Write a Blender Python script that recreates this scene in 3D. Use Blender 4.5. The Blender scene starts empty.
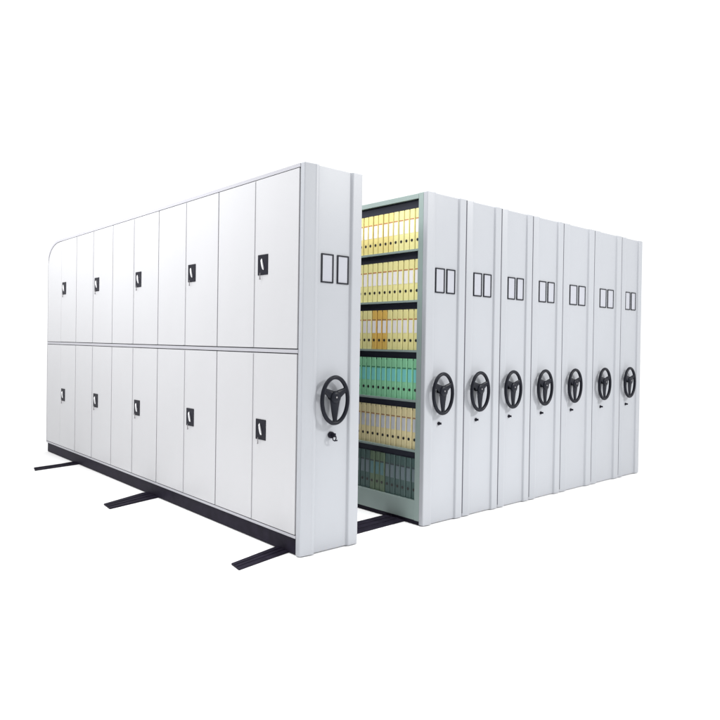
import bpy, bmesh, math, random
from math import sin, cos, pi, radians
from mathutils import Vector, Matrix
random.seed(4)
C = bpy.context.scene.collection
H = 2.3            # cabinet height
L = 4.674          # cabinet length

# ------------------------------------------------------------------ materials
def mat(name, col, rough=.45, metal=0.0, var=.02, scale=6.0, bump=0.0, bscale=400.0, coat=0.0, spec=.5, ripple=0.0):
    m = bpy.data.materials.new(name); m.use_nodes = True
    nt = m.node_tree; b = nt.nodes['Principled BSDF']
    b.inputs['Roughness'].default_value = rough
    b.inputs['Metallic'].default_value = metal
    b.inputs['Specular IOR Level'].default_value = spec
    b.inputs['Coat Weight'].default_value = coat
    tc = nt.nodes.new('ShaderNodeTexCoord')
    n = nt.nodes.new('ShaderNodeTexNoise'); n.inputs['Scale'].default_value = scale
    n.inputs['Detail'].default_value = 5
    nt.links.new(tc.outputs['Object'], n.inputs['Vector'])
    r = nt.nodes.new('ShaderNodeValToRGB')
    r.color_ramp.elements[0].position = .3; r.color_ramp.elements[1].position = .7
    r.color_ramp.elements[0].color = [max(0, c*(1-var)) for c in col] + [1]
    r.color_ramp.elements[1].color = [min(1, c*(1+var)) for c in col] + [1]
    nt.links.new(n.outputs['Fac'], r.inputs['Fac'])
    nt.links.new(r.outputs['Color'], b.inputs['Base Color'])
    rr = nt.nodes.new('ShaderNodeMapRange')
    rr.inputs['To Min'].default_value = rough*.88; rr.inputs['To Max'].default_value = min(1, rough*1.12)
    nt.links.new(n.outputs['Fac'], rr.inputs['Value']); nt.links.new(rr.outputs['Result'], b.inputs['Roughness'])
    if bump:
        n2 = nt.nodes.new('ShaderNodeTexNoise'); n2.inputs['Scale'].default_value = bscale
        nt.links.new(tc.outputs['Object'], n2.inputs['Vector'])
        bp = nt.nodes.new('ShaderNodeBump'); bp.inputs['Strength'].default_value = bump
        bp.inputs['Distance'].default_value = .001
        nt.links.new(n2.outputs['Fac'], bp.inputs['Height']); nt.links.new(bp.outputs['Normal'], b.inputs['Normal'])
        if ripple:     # faint oil-canning of the sheet metal
            mp = nt.nodes.new('ShaderNodeMapping'); mp.inputs['Scale'].default_value = (2.2, 2.2, .9)
            gi = nt.nodes.new('ShaderNodeNewGeometry'); nt.links.new(gi.outputs['Position'], mp.inputs['Vector'])
            n3 = nt.nodes.new('ShaderNodeTexNoise'); n3.inputs['Scale'].default_value = 1.3; n3.inputs['Detail'].default_value = 1
            nt.links.new(mp.outputs['Vector'], n3.inputs['Vector'])
            b2 = nt.nodes.new('ShaderNodeBump'); b2.inputs['Strength'].default_value = ripple; b2.inputs['Distance'].default_value = .02
            nt.links.new(n3.outputs['Fac'], b2.inputs['Height']); nt.links.new(b2.outputs['Normal'], bp.inputs['Normal'])
    return m

M = dict(
    panel=mat('light_grey_powder_coat', (.330, .343, .370), .40, spec=.38, ripple=.35, bump=.15, var=.012, scale=2.5),
    door=mat('white_grey_powder_coat', (.408, .410, .426), .34, ripple=.5, bump=.12, var=.012, scale=1.6),
    frame=mat('frame_enamel', (.335, .335, .365), .4, bump=.1),
    inner=mat('pale_green_grey_enamel', (.225, .285, .272), .45, bump=.15, var=.03, spec=.3),
    recess=mat('dark_shade_sheet', (.020, .022, .034), .6, var=.1, spec=.2),  # near-black stands in for shade inside the shelving and along the gap
    gap=mat('door_gap_shadow_sheet', (.09, .09, .11), .6),
    base=mat('dark_base_channel', (.014, .012, .020), .5, var=.25, scale=14, bump=.2, bscale=120, spec=.04),
    seam=mat('dark_grey_seam_shade', (.075, .075, .09), .6, spec=.1),  # dark tone painted as shade in the panel seams
    rubber=mat('wheel_black_plastic', (.006, .007, .012), .38, var=.15, bump=.1, spec=.14),
    lockp=mat('lock_plate_plastic', (.010, .010, .016), .45, var=.15, spec=.1),
    chrome=mat('polished_chrome', (.66, .66, .68), .22, metal=.55),
    key=mat('key_steel', (.30, .29, .30), .35, metal=.7),
    card=mat('label_card', (.34, .35, .39), .3, var=.015),
    floor=mat('white_studio_floor', (.90, .90, .90), .8, var=.004, spec=.1),
    yellow=mat('yellow_card', (.73, .63, .25), .55, var=.05, scale=18, spec=.25),
    yellow2=mat('lemon_card', (.75, .70, .32), .55, var=.05, scale=18, spec=.25),
    orange=mat('amber_card', (.68, .44, .10), .5, var=.06, scale=18),
    green=mat('green_card', (.24, .58, .34), .5, var=.06, scale=18),
    khaki=mat('khaki_card', (.68, .60, .34), .55, var=.06, scale=18),
    slate=mat('slate_card', (.055, .10, .095), .55, var=.1, scale=18),
    olive=mat('olive_card', (.10, .15, .095), .55, var=.1, scale=18),
    paper=mat('white_paper_label', (.76, .74, .74), .6, var=.02),
    greyp=mat('grey_paper_label', (.52, .54, .58), .6, var=.02),
    cyan=mat('cyan_paper_label', (.18, .58, .56), .6, var=.04),
    tealp=mat('teal_paper_label', (.09, .18, .19), .6, var=.04),
    dimp=mat('dark_grey_paper_label', (.13, .17, .19), .6, var=.04),
    red=mat('red_brown_stripe', (.44, .18, .08), .6), dgreen=mat('dark_green_stripe', (.05, .20, .12), .6),
    brown=mat('brown_stripe', (.32, .17, .09), .6), dslate=mat('black_stripe', (.05, .06, .07), .6),
    ring=mat('black_finger_ring', (.02, .02, .02), .4),
)

# ------------------------------------------------------------------ mesh helpers
def box(bm, x0, x1, y0, y1, z0, z1):
    v = [bm.verts.new(p) for p in ((x0,y0,z0),(x1,y0,z0),(x1,y1,z0),(x0,y1,z0),(x0,y0,z1),(x1,y0,z1),(x1,y1,z1),(x0,y1,z1))]
    for f in ((0,3,2,1),(4,5,6,7),(0,1,5,4),(1,2,6,5),(2,3,7,6),(3,0,4,7)):
        bm.faces.new([v[i] for i in f])

def prism(bm, pts, axis, a, b):
    """extrude a 2-D outline; axis 0: pts=(y,z); 1: pts=(x,z); 2: pts=(x,y)"""
    def P(p, t):
        return (t, p[0], p[1]) if axis == 0 else ((p[0], t, p[1]) if axis == 1 else (p[0], p[1], t))
    A = [bm.verts.new(P(p, a)) for p in pts]; B = [bm.verts.new(P(p, b)) for p in pts]
    bm.faces.new(A); bm.faces.new(B[::-1])
    n = len(pts)
    for i in range(n):
        bm.faces.new([A[i], B[i], B[(i+1) % n], A[(i+1) % n]])

def tube(bm, path, rad, seg=12, closed=False, ry=None):
    """sweep a round section along a path"""
    n = len(path); rings = []
    for i, p in enumerate(path):
        p = Vector(p)
        a = Vector(path[(i-1) % n]) if (closed or i > 0) else p
        b = Vector(path[(i+1) % n]) if (closed or i < n-1) else p
        t = (b-a).normalized()
        up = Vector((0, 1, 0)) if abs(t.y) < .9 else Vector((0, 0, 1))
        s = t.cross(up).normalized(); u = s.cross(t)
        r = rad[i] if isinstance(rad, (list, tuple)) else rad
        q = r if ry is None else (ry[i] if isinstance(ry, (list, tuple)) else ry)
        rings.append([bm.verts.new(p + s*r*cos(2*pi*k/seg) + u*q*sin(2*pi*k/seg)) for k in range(seg)])
    m = n if closed else n-1
    for i in range(m):
        A, B = rings[i], rings[(i+1) % n]
        for k in range(seg):
            bm.faces.new([A[k], A[(k+1) % seg], B[(k+1) % seg], B[k]])
    if not closed:
        bm.faces.new(rings[0][::-1]); bm.faces.new(rings[-1])

def obj(name, bm, m, parent=None, bevel=0, smooth=False, seg=2):
    bmesh.ops.recalc_face_normals(bm, faces=bm.faces)
    me = bpy.data.meshes.new(name); bm.to_mesh(me); bm.free()
    me.materials.append(m)
    o = bpy.data.objects.new(name, me); C.objects.link(o)
    if parent: o.parent = parent
    if smooth:
        for p in me.polygons: p.use_smooth = True
    if bevel:
        md = o.modifiers.new('bevel', 'BEVEL'); md.width = bevel; md.segments = seg; md.limit_method = 'ANGLE'
        md.angle_limit = radians(35); md.harden_normals = False
    return o

def thing(name, label, cat, loc=(0, 0, 0), group=None):
    o = bpy.data.objects.new(name, None); C.objects.link(o)
    o.location = loc; o.empty_display_size = .1
    o['label'] = label; o['category'] = cat
    if group: o['group'] = group
    return o

# ------------------------------------------------------------------ the floor
bm = bmesh.new()
v = [bm.verts.new(p) for p in ((-60,-60,0),(60,-60,0),(60,60,0),(-60,60,0))]; bm.faces.new(v)
fl = obj('floor', bm, M['floor']); fl['kind'] = 'structure'

# ------------------------------------------------------------------ end panel and its fittings
def end_panel(root, w):
    # folded sheet: two raised side flutes either side of a flat recessed field
    r0, r1, s0, s1 = (.215 if w < .4 or root.location.x < .1 else .175)*w, (.25 if root.location.x < .1 else .205)*w, .79*w, .825*w
    F, R = -.028, -.0115
    e0 = .002 if root.location.x < 1.2 else .0055
    pts = [(e0, .020), (e0, -.014), (e0+.004, -.018), (r0-.022, F+.002), (r0-.012, F), (r0, F), (r0+.006, F+.003), (r1, R),
           (s0, R), (s1-.006, F+.003), (s1, F+.001), (w-.010, F+.001), (w-.0035, F+.010), (w-.0035, .020)]
    bm = bmesh.new(); prism(bm, pts, 2, .006, H)
    return obj('end_panel', bm, M['panel'], root, bevel=.004, seg=4)

def label_holder(root, x0, x1, z0, z1):
    t = .0078; y = -.012
    bm = bmesh.new()
    box(bm, x0, x0+t, y-.006, y+.001, z0, z1); box(bm, x1-t, x1, y-.006, y+.001, z0, z1)
    box(bm, x0+t, x1-t, y-.006, y+.001, z0, z0+t); box(bm, x0+t, x1-t, y-.006, y+.001, z1-t, z1)
    f = obj('label_holder', bm, M['rubber'], root)
    bm = bmesh.new(); box(bm, x0+t, x1-t, y-.0025, y+.001, z0+t, z1-t)
    obj('blank_card', bm, M['card'], f)

def handwheel(root, cx, cz=.912, A=.098, B=.137):
    """oval three-spoke hand wheel standing off the panel"""
    yr = -.058
    e = bpy.data.objects.new('handwheel', None); C.objects.link(e); e.parent = root; e.location = (cx, 0, cz)
    bm = bmesh.new(); n = 64
    tube(bm, [(A*cos(2*pi*i/n), yr, B*sin(2*pi*i/n)) for i in range(n)], .0125, 12, True, ry=.0125)
    obj('rim', bm, M['rubber'], e, smooth=True)
    hz = .018
    for ang, w0, w1 in ((28, .034, .0165), (152, .034, .0165), (270, .042, .017)):
        ex, ez = A*cos(radians(ang)), B*sin(radians(ang))
        bm = bmesh.new(); k = 8; P = []; R = []
        for i in range(k+1):
            t = i/k
            P.append((ex*t, yr+.004*sin(pi*t)-.002, hz*(1-t)+ez*t)); R.append(w0+(w1-w0)*min(1, t*1.15))
        tube(bm, P, R, 10, ry=[.0080-.001*i/k for i in range(k+1)])
        obj('spoke', bm, M['rubber'], e, smooth=True)
    bm = bmesh.new()
    tube(bm, [(0, -.0115, hz), (0, yr+.012, hz), (0, yr-.004, hz), (0, yr-.013, hz), (0, yr-.0155, hz)], [.019, .019, .038, .034, .018], 24)
    obj('hub', bm, M['rubber'], e, smooth=True)
    bm = bmesh.new(); tube(bm, [(0, yr-.012, hz), (0, yr-.0172, hz)], .0055, 14)
    obj('hub_screw', bm, M['key'], e, smooth=False)

def key_lock(root, cx, cz, big):
    bm = bmesh.new(); s = 1.35 if big else .85
    tube(bm, [(0, -.0115, 0), (0, -.022*s, 0)], .015*s, 18)
    e = obj('key_lock', bm, M['lockp'], root, bevel=.0015); e.location = (cx, 0, cz)
    bm = bmesh.new()
    box(bm, -.003*s, .003*s, -.045*s, -.020*s, -.007*s, .010*s)
    if big:
        n = 14
        tube(bm, [(.013*cos(2*pi*i/n)+.004, -.047, -.016+.016*sin(2*pi*i/n)) for i in range(n)], .0035, 8, True)
        box(bm, .002, .026, -.050, -.046, -.036, -.028)
    obj('key', bm, M['lockp'], e)

def fittings(root, w, fr, hubx, big=False):
    for a, b in fr: label_holder(root, a, b, 1.612, 1.785)
    handwheel(root, hubx)
    key_lock(root, hubx+(.004 if big else .008), .700, big)

# ------------------------------------------------------------------ front cabinet with doors
W1 = .4513
cab = thing('mobile_cabinet', 'long front cabinet with two tiers of lockable swing doors, standing apart from the seven others',
            'cabinet', (0, 0, 0), 'mobile shelving cabinets')
def ztop(y, off=0.0):
    y = y + off; Y0, ry, Z0, rz = 4.32, L-4.32, 2.11, .19
    if y <= Y0: return H-off
    t = min(1, (y-Y0)/ry)
    return Z0-off + rz*math.sqrt(max(0, 1-t*t))

def outline(y0, y1, z0, off):
    """side outline with the rounded far upper corner"""
    top = []; n = 40 if y1 > 4.25 else 1
    for i in range(n+1):
        y = y0+(y1-y0)*(1-cos(pi/2*i/n) if False else sin(pi/2*i/n) if n > 1 else i/n)
        top.append((y, ztop(y, off)))
    return [(y0, z0)] + top + [(y1, z0)]

ZB = .104
bm = bmesh.new()
prism(bm, outline(.0205, L, ZB, 0), 0, .024, W1-.012)
obj('carcass', bm, M['frame'], cab, bevel=.002)
bm = bmesh.new()
prism(bm, outline(.022, L-.004, ZB+.004, .004), 0, .019, .0235)
obj('door_gap_shade', bm, M['gap'], cab)  # dark sheet behind the doors, painted as the shade in their gaps

# face frame: top rail (follows the rounded corner), middle rail, bottom rail
bm = bmesh.new()
n = 60; ys = [.022+(4.25-.022)*i/6 for i in range(7)] + [4.25+(L-4.25)*sin(pi/2*i/n) for i in range(1, n+1)]
T = .022
outer = [(y, ztop(y)) for y in ys] + [(L, 1.6), (L, ZB)]
ins = [(L-.006, ZB), (L-.006, 1.6)] + [(min(y, L-.006), ztop(y+.012)-T if y < L-.02 else 2.06) for y in reversed(ys)]
prism(bm, outer+ins, 0, .0, .019)
box(bm, .0, .019, .022, L-.0065, 1.1905, 1.2115)
box(bm, .0, .019, .022, L-.0065, ZB, .120)
obj('face_frame', bm, M['frame'], cab, bevel=.001)

edges = [.0255, .492, .958, 1.425, 1.893, 2.362, 2.830, 3.300, 3.768, 4.222, L-.008]
def door(k, z0, z1, tier):
    y0, y1 = edges[k], edges[k+1]
    wide = .0052
    a = y0 + (wide if k % 2 == 0 else .0010); b = y1 - (wide if k % 2 == 1 else .0010)
    bm = bmesh.new()
    if z1 is None:
        pts = outline(a, b, z0, T+.006) if b > 4.25 else [(a, z0), (a, H-T-.004), (b, H-T-.004), (b, z0)]
    else:
        pts = [(a, z0), (a, z1), (b, z1), (b, z0)]
    if k % 2 == 1 and k < 9:     # far leaf of the pair: overlap strip folded along its meeting edge
        prism(bm, pts, 0, .0005, .0185)
        zt = (z1 or H-T-.004)-.004
        prism(bm, [(a+.004, -.0018), (a+.002, .0015), (a+.034, .0015), (a+.030, -.0018)] if False else
              [(a+.0015, z0+.003), (a+.0015, zt), (a+.030, zt), (a+.030, z0+.003)], 0, -.0045, .0015)
    else:
        prism(bm, pts, 0, .0, .0185)
    d = obj('door', bm, M['door'], cab, bevel=.0018, seg=2)
    if k % 2 == 0:               # near leaf carries the lock
        ly = y1 - .088; ly -= .006; lz = 1.735+.010*k*.5 if z1 is None else .705-.010*k*.5
        bm = bmesh.new(); box(bm, -.0045, .001, ly-.056, ly+.056, lz-.064, lz+.064)
        obj('lock_plate', bm, M['lockp'], d, bevel=.003)
        bm = bmesh.new()         # slanting lever, widest at the middle
        tube(bm, [(-.006, ly+.009, lz+.038), (-.009, ly+.005, lz+.027), (-.010, ly-.003, lz+.008), (-.010, ly-.010, lz-.012),
                  (-.009, ly-.015, lz-.027), (-.006, ly-.016, lz-.033)], [.0025, .0065, .0085, .0085, .007, .0025], 10, ry=[.003, .006, .007, .007, .006, .003])
        obj('lever', bm, M['chrome'], d, smooth=True)
        bm = bmesh.new()
        tube(bm, [(-.012, ly+.016, lz-.050), (-.012, ly+.017, lz-.072), (-.010, ly+.020, lz-.092)], [.002, .0035, .0055], 8, ry=.0014)
        obj('key', bm, M['key'], d)
for k in range(10):
    door(k, 1.2178, None, 1)
    door(k, .1250, 1.1842, 0)

bm = bmesh.new(); box(bm, W1-.0118, W1-.0085, .03, 4.2, ZB+.03, H-.04)
obj('gap_darkening_sheet', bm, M['recess'], cab)  # unseen dark sheet, added to darken the gap beside the binders
bm = bmesh.new(); box(bm, .012, W1-.03, .022, L-.012, .004, ZB-.001)
obj('base_plinth', bm, M['base'], cab, bevel=.004)
end_panel(cab, W1)
fittings(cab, W1, [(.137, .229), (.259, .349)], .222, True)

# ------------------------------------------------------------------ the row of seven cabinets behind it
XS = [1.0448, 1.4592, 1.8786, 2.2944, 2.7468, 3.2597, 3.7627, 4.1778]
HUB = [.148, .144, .133, .156, .163, .157, .133]
LAB = ['open-sided grey cabinet filled with coloured binders, nearest of the row of seven',
       'second grey cabinet of the row of seven, touching the binder-filled one',
       'third grey cabinet of the row of seven, counted from the binders',
       'middle grey cabinet of the row of seven, fourth from the binders',
       'fifth grey cabinet of the row of seven, third from the far right end',
       'sixth grey cabinet of the row of seven, last but one',
       'last grey cabinet at the far right end of the row of seven']
SHELF = [1.915, 1.560, 1.210, .862, .515, .165]
BAYS = [.045, .945, 1.875, 2.805, 3.735, L-.03]
for i in range(7):
    x0 = XS[i]; w = XS[i+1]-x0
    c = thing('mobile_cabinet', LAB[i], 'cabinet', (x0, 0, 0), 'mobile shelving cabinets')
    bm = bmesh.new()
    if i == 0:
        # open shelving: end sheets, bay posts, top, back sheet
        box(bm, .003, w-.01, .0205, .066, .03, H-.002)
        for y in BAYS[1:]: box(bm, .003, w-.01, y, y+.03, .03, H-.002)
        for a, b in zip(BAYS[:-1], BAYS[1:]):
            s = a+(.0215 if a == BAYS[0] else .0305); e = b-.0005
            box(bm, .002, .020, s, e, 2.262, H-.004)          # top rail
            box(bm, .020, w-.012, s, e, 2.280, H-.004)        # top sheet
            box(bm, .004, .018, s, e, .032, SHELF[5]-.003)    # kick panel
        obj('carcass', bm, M['inner'], c, bevel=.0015)
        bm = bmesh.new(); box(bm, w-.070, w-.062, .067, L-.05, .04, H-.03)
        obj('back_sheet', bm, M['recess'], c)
        for z in SHELF:
            for a, b in zip(BAYS[:-1], BAYS[1:]):
                s = a+(.0215 if a == BAYS[0] else .0305); e = b-.0005
                bm = bmesh.new()
                box(bm, .005, w-.071, s, e, z-.003, z)
                box(bm, .005, .0075, s, e, z-.014, z-.003)
                box(bm, .0075, .022, s, e, z-.014, z-.0115)
                obj('shelf', bm, M['inner'], c)
        # dark strip standing in for the shade under every shelf and the top
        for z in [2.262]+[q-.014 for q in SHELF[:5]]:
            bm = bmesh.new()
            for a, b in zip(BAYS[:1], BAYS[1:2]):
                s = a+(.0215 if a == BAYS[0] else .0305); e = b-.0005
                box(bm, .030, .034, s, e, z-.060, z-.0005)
            obj('shelf_shade_strip', bm, M['recess'], c)
    else:
        box(bm, .003, w-.004, .0205, L, .03, H-.002)
        obj('carcass', bm, M['frame'], c, bevel=.0015)
    bm = bmesh.new(); box(bm, .010, w-.012, .028, L-.02, .004, .029)
    obj('base_plinth', bm, M['base'], c)
    end_panel(c, w)
    if i < 6:
        bm = bmesh.new(); box(bm, w-.0033, w+.0052, -.0225, .020, .03, H-.004)
        obj('seam_shade_strip', bm, M['seam'], c)  # added dark strip, painted as the shade in the seam between panels
    k = min(1, w/.43)
    fittings(c, w, [(.235*w, .465*w), (.515*w, .735*w)], HUB[i])

# ------------------------------------------------------------------ lever arch binders
bh, bw, bd = .287, .0468, .235
def make_binder():
    r = thing('binder', '', 'binder', (0, 0, 0))
    bm = bmesh.new()
    # spine, two boards, page block
    prism(bm, [(0, -bw/2+.004), (.004, -bw/2), (bd, -bw/2), (bd, -bw/2+.003), (.010, -bw/2+.003), (.004, -bw/2+.007), (.004, bw/2-.007),
               (.010, bw/2-.003), (bd, bw/2-.003), (bd, bw/2), (.004, bw/2), (0, bw/2-.004)], 2, 0, bh)
    obj('cover', bm, M['yellow'], r, bevel=.0008)
    bm = bmesh.new(); box(bm, .012, bd-.012, -bw/2+.0032, bw/2-.0032, .006, bh-.008)
    obj('paper', bm, M['paper'], r)
    bm = bmesh.new(); box(bm, -.0008, .001, -bw/2+.006, bw/2-.006, bh*.42, bh*.735)
    obj('spine_label', bm, M['paper'], r)
    bm = bmesh.new(); box(bm, -.0009, .001, -bw/2+.005, bw/2-.005, bh*.745, bh*.772)
    obj('title_stripe', bm, M['red'], r)
    bm = bmesh.new(); tube(bm, [(-.0012, 0, bh*.235), (.002, 0, bh*.235)], .0105, 18)
    obj('finger_ring', bm, M['ring'], r)
    return r

def copy_tree(root):
    c = root.copy(); C.objects.link(c)
    for ch in list(root.children):
        d = ch.copy(); C.objects.link(d); d.parent = c
    return c

def paint(root, cover, label, stripe):
    for ch in root.children:
        n = ch.name.split('.')[0]
        m = {'cover': cover, 'spine_label': label, 'title_stripe': stripe}.get(n)
        if m:
            ch.material_slots[0].link = 'OBJECT'; ch.material_slots[0].material = M[m]

ordn = ['first', 'second', 'third', 'fourth', 'fifth', 'sixth', 'seventh', 'eighth', 'ninth', 'tenth', 'eleventh', 'twelfth']
rown = ['top shelf', 'second shelf down', 'third shelf down', 'fourth shelf down', 'fifth shelf down', 'bottom shelf']
NB = 12
proto = make_binder(); first = True
for r, z in enumerate(SHELF):
    y = .0685
    for k in range(NB):
        b = proto if first else copy_tree(proto); first = False
        b.location = (XS[0]+.0225+random.uniform(0, .004) if k % 5 else XS[0]+.0255, y+bw/2+.001, z+.0004)
        y += .0538+random.uniform(-.0004, .0004)
        b.rotation_euler = (0, 0, random.uniform(-.004, .004))
        if r == 0: cv, lb, st, nm = ('yellow2' if k < 5 else 'yellow'), 'paper', 'red', 'yellow binder with white spine label'
        elif r == 1: cv, lb, st, nm = 'yellow2', 'paper', 'red', 'pale yellow binder with white spine label'
        elif r == 2:
            cv, lb, st, nm = 'yellow2', 'paper', 'red', 'lemon yellow binder with white spine label'
            if k in (6, 7, 8): cv, lb, st, nm = 'orange', 'paper', 'brown', 'amber orange binder with white spine label'
        elif r == 3: cv, lb, st, nm = 'green', 'cyan', 'dgreen', 'green binder with turquoise spine label'
        elif r == 4: cv, lb, st, nm = 'khaki', 'greyp', 'brown', 'khaki binder with grey spine label'
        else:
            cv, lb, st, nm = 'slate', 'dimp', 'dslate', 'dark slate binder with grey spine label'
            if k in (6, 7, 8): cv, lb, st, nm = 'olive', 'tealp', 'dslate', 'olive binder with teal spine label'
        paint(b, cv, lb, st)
        b['label'] = '%s, %s from right on the %s' % (nm, ordn[k], rown[r])
        b['category'] = 'binder'; b['group'] = 'binders on the %s' % rown[r]

# ------------------------------------------------------------------ floor tracks
def track(pts_near, pts_far, label, h=.011):
    bm = bmesh.new(); prism(bm, pts_near+pts_far[::-1], 2, .001, h)
    for a, b, c, d in [(pts_near[i], pts_near[i+1], pts_far[i], pts_far[i+1]) for i in range(len(pts_near)-1)]:
        q = lambda p, r, t: (p[0]+(r[0]-p[0])*t, p[1]+(r[1]-p[1])*t)
        for t0, t1 in ((.30, .38), (.62, .70)):
            prism(bm, [q(a, c, t0), q(b, d, t0), q(b, d, t1), q(a, c, t1)], 2, h-.0005, h+.004)
    o = obj('floor_track', bm, M['base'], None, bevel=.002)
    o['label'] = label; o['category'] = 'rail'; o['group'] = 'dark floor tracks'
    return o
track([(-.378, .020), (.044, .111), (.595, .137), (1.10, .165), (4.0, .30)], [(-.361, .130), (-.017, .223), (.600, .335), (1.06, .358), (4.0, .45)],
      'dark steel floor track nearest the viewer, running on below the gap beside the binders')
track([(-.421, 1.752), (.035, 1.885), (.6, 1.93), (4.0, 2.1)], [(-.405, 1.913), (-.03, 2.085), (.6, 2.12), (4.0, 2.28)],
      'dark steel floor track sticking out from the middle of the front cabinet')
track([(-.420, 3.590), (-.135, 3.650), (.1, 3.70)], [(-.392, 3.723), (-.135, 3.775), (.1, 3.86)],
      'dark steel floor track sticking out furthest away, by the rounded cabinet end')

# ------------------------------------------------------------------ light: a white photo studio
S = bpy.context.scene
W = bpy.data.worlds.new('World'); S.world = W; W.use_nodes = True
bg = W.node_tree.nodes['Background']; bg.inputs['Color'].default_value = (1, 1, 1, 1); bg.inputs['Strength'].default_value = 1.14

def area(name, loc, target, sx, sy, power, col=(1, 1, 1), spread=180):
    l = bpy.data.lights.new(name, 'AREA'); l.shape = 'RECTANGLE'; l.size = sx; l.size_y = sy; l.energy = power; l.color = col; l.spread = radians(spread)
    o = bpy.data.objects.new(name, l); C.objects.link(o); o.location = loc
    o.rotation_euler = (Vector(target)-Vector(loc)).to_track_quat('-Z', 'Y').to_euler()
    return o
area('gap_floor_fill', (.78, .45, 7.5), (.78, .45, 0), 1.6, 1.6, 62, spread=60)  # added fill above the gap, whitens the floor down there
area('high_left_softbox', (-2.4, .8, 7.0), (.6, .8, 1.8), 2.2, 2.2, 125, spread=110)
area('key_softbox', (4.6, -5.2, 4.6), (1.6, 0, .6), 1.0, 1.0, 118, (1, .99, .97), spread=100)
area('side_softbox', (-3.1, 3.7, 3.9), (0, 3.6, 3.1), 5.4, .8, 88, spread=80)

# ------------------------------------------------------------------ camera
yaw, pit, rol = .726605, -.00913896, .0149859
fw = Vector((cos(pit)*sin(yaw), cos(pit)*cos(yaw), sin(pit)))
r = Vector((cos(yaw), -sin(yaw), 0)); u = r.cross(fw)
r2 = r*cos(rol)+u*sin(rol); u2 = -r*sin(rol)+u*cos(rol)
cam = bpy.data.cameras.new('camera'); co = bpy.data.objects.new('camera', cam); C.objects.link(co)
m = Matrix((r2, u2, -fw)).transposed().to_4x4(); m.translation = Vector((-2.3163, -3.13038, 1.26189)); co.matrix_world = m
cam.sensor_width = 36; cam.lens = 36*667.66/720
cam.shift_x = 0; cam.shift_y = -(360-348.0991)/720
cam.clip_start = .05; cam.clip_end = 500
S.camera = co
S.view_settings.view_transform = 'Standard'; S.view_settings.look = 'None'
S.view_settings.exposure = 0; S.view_settings.gamma = 1; S.view_settings.use_curve_mapping = False
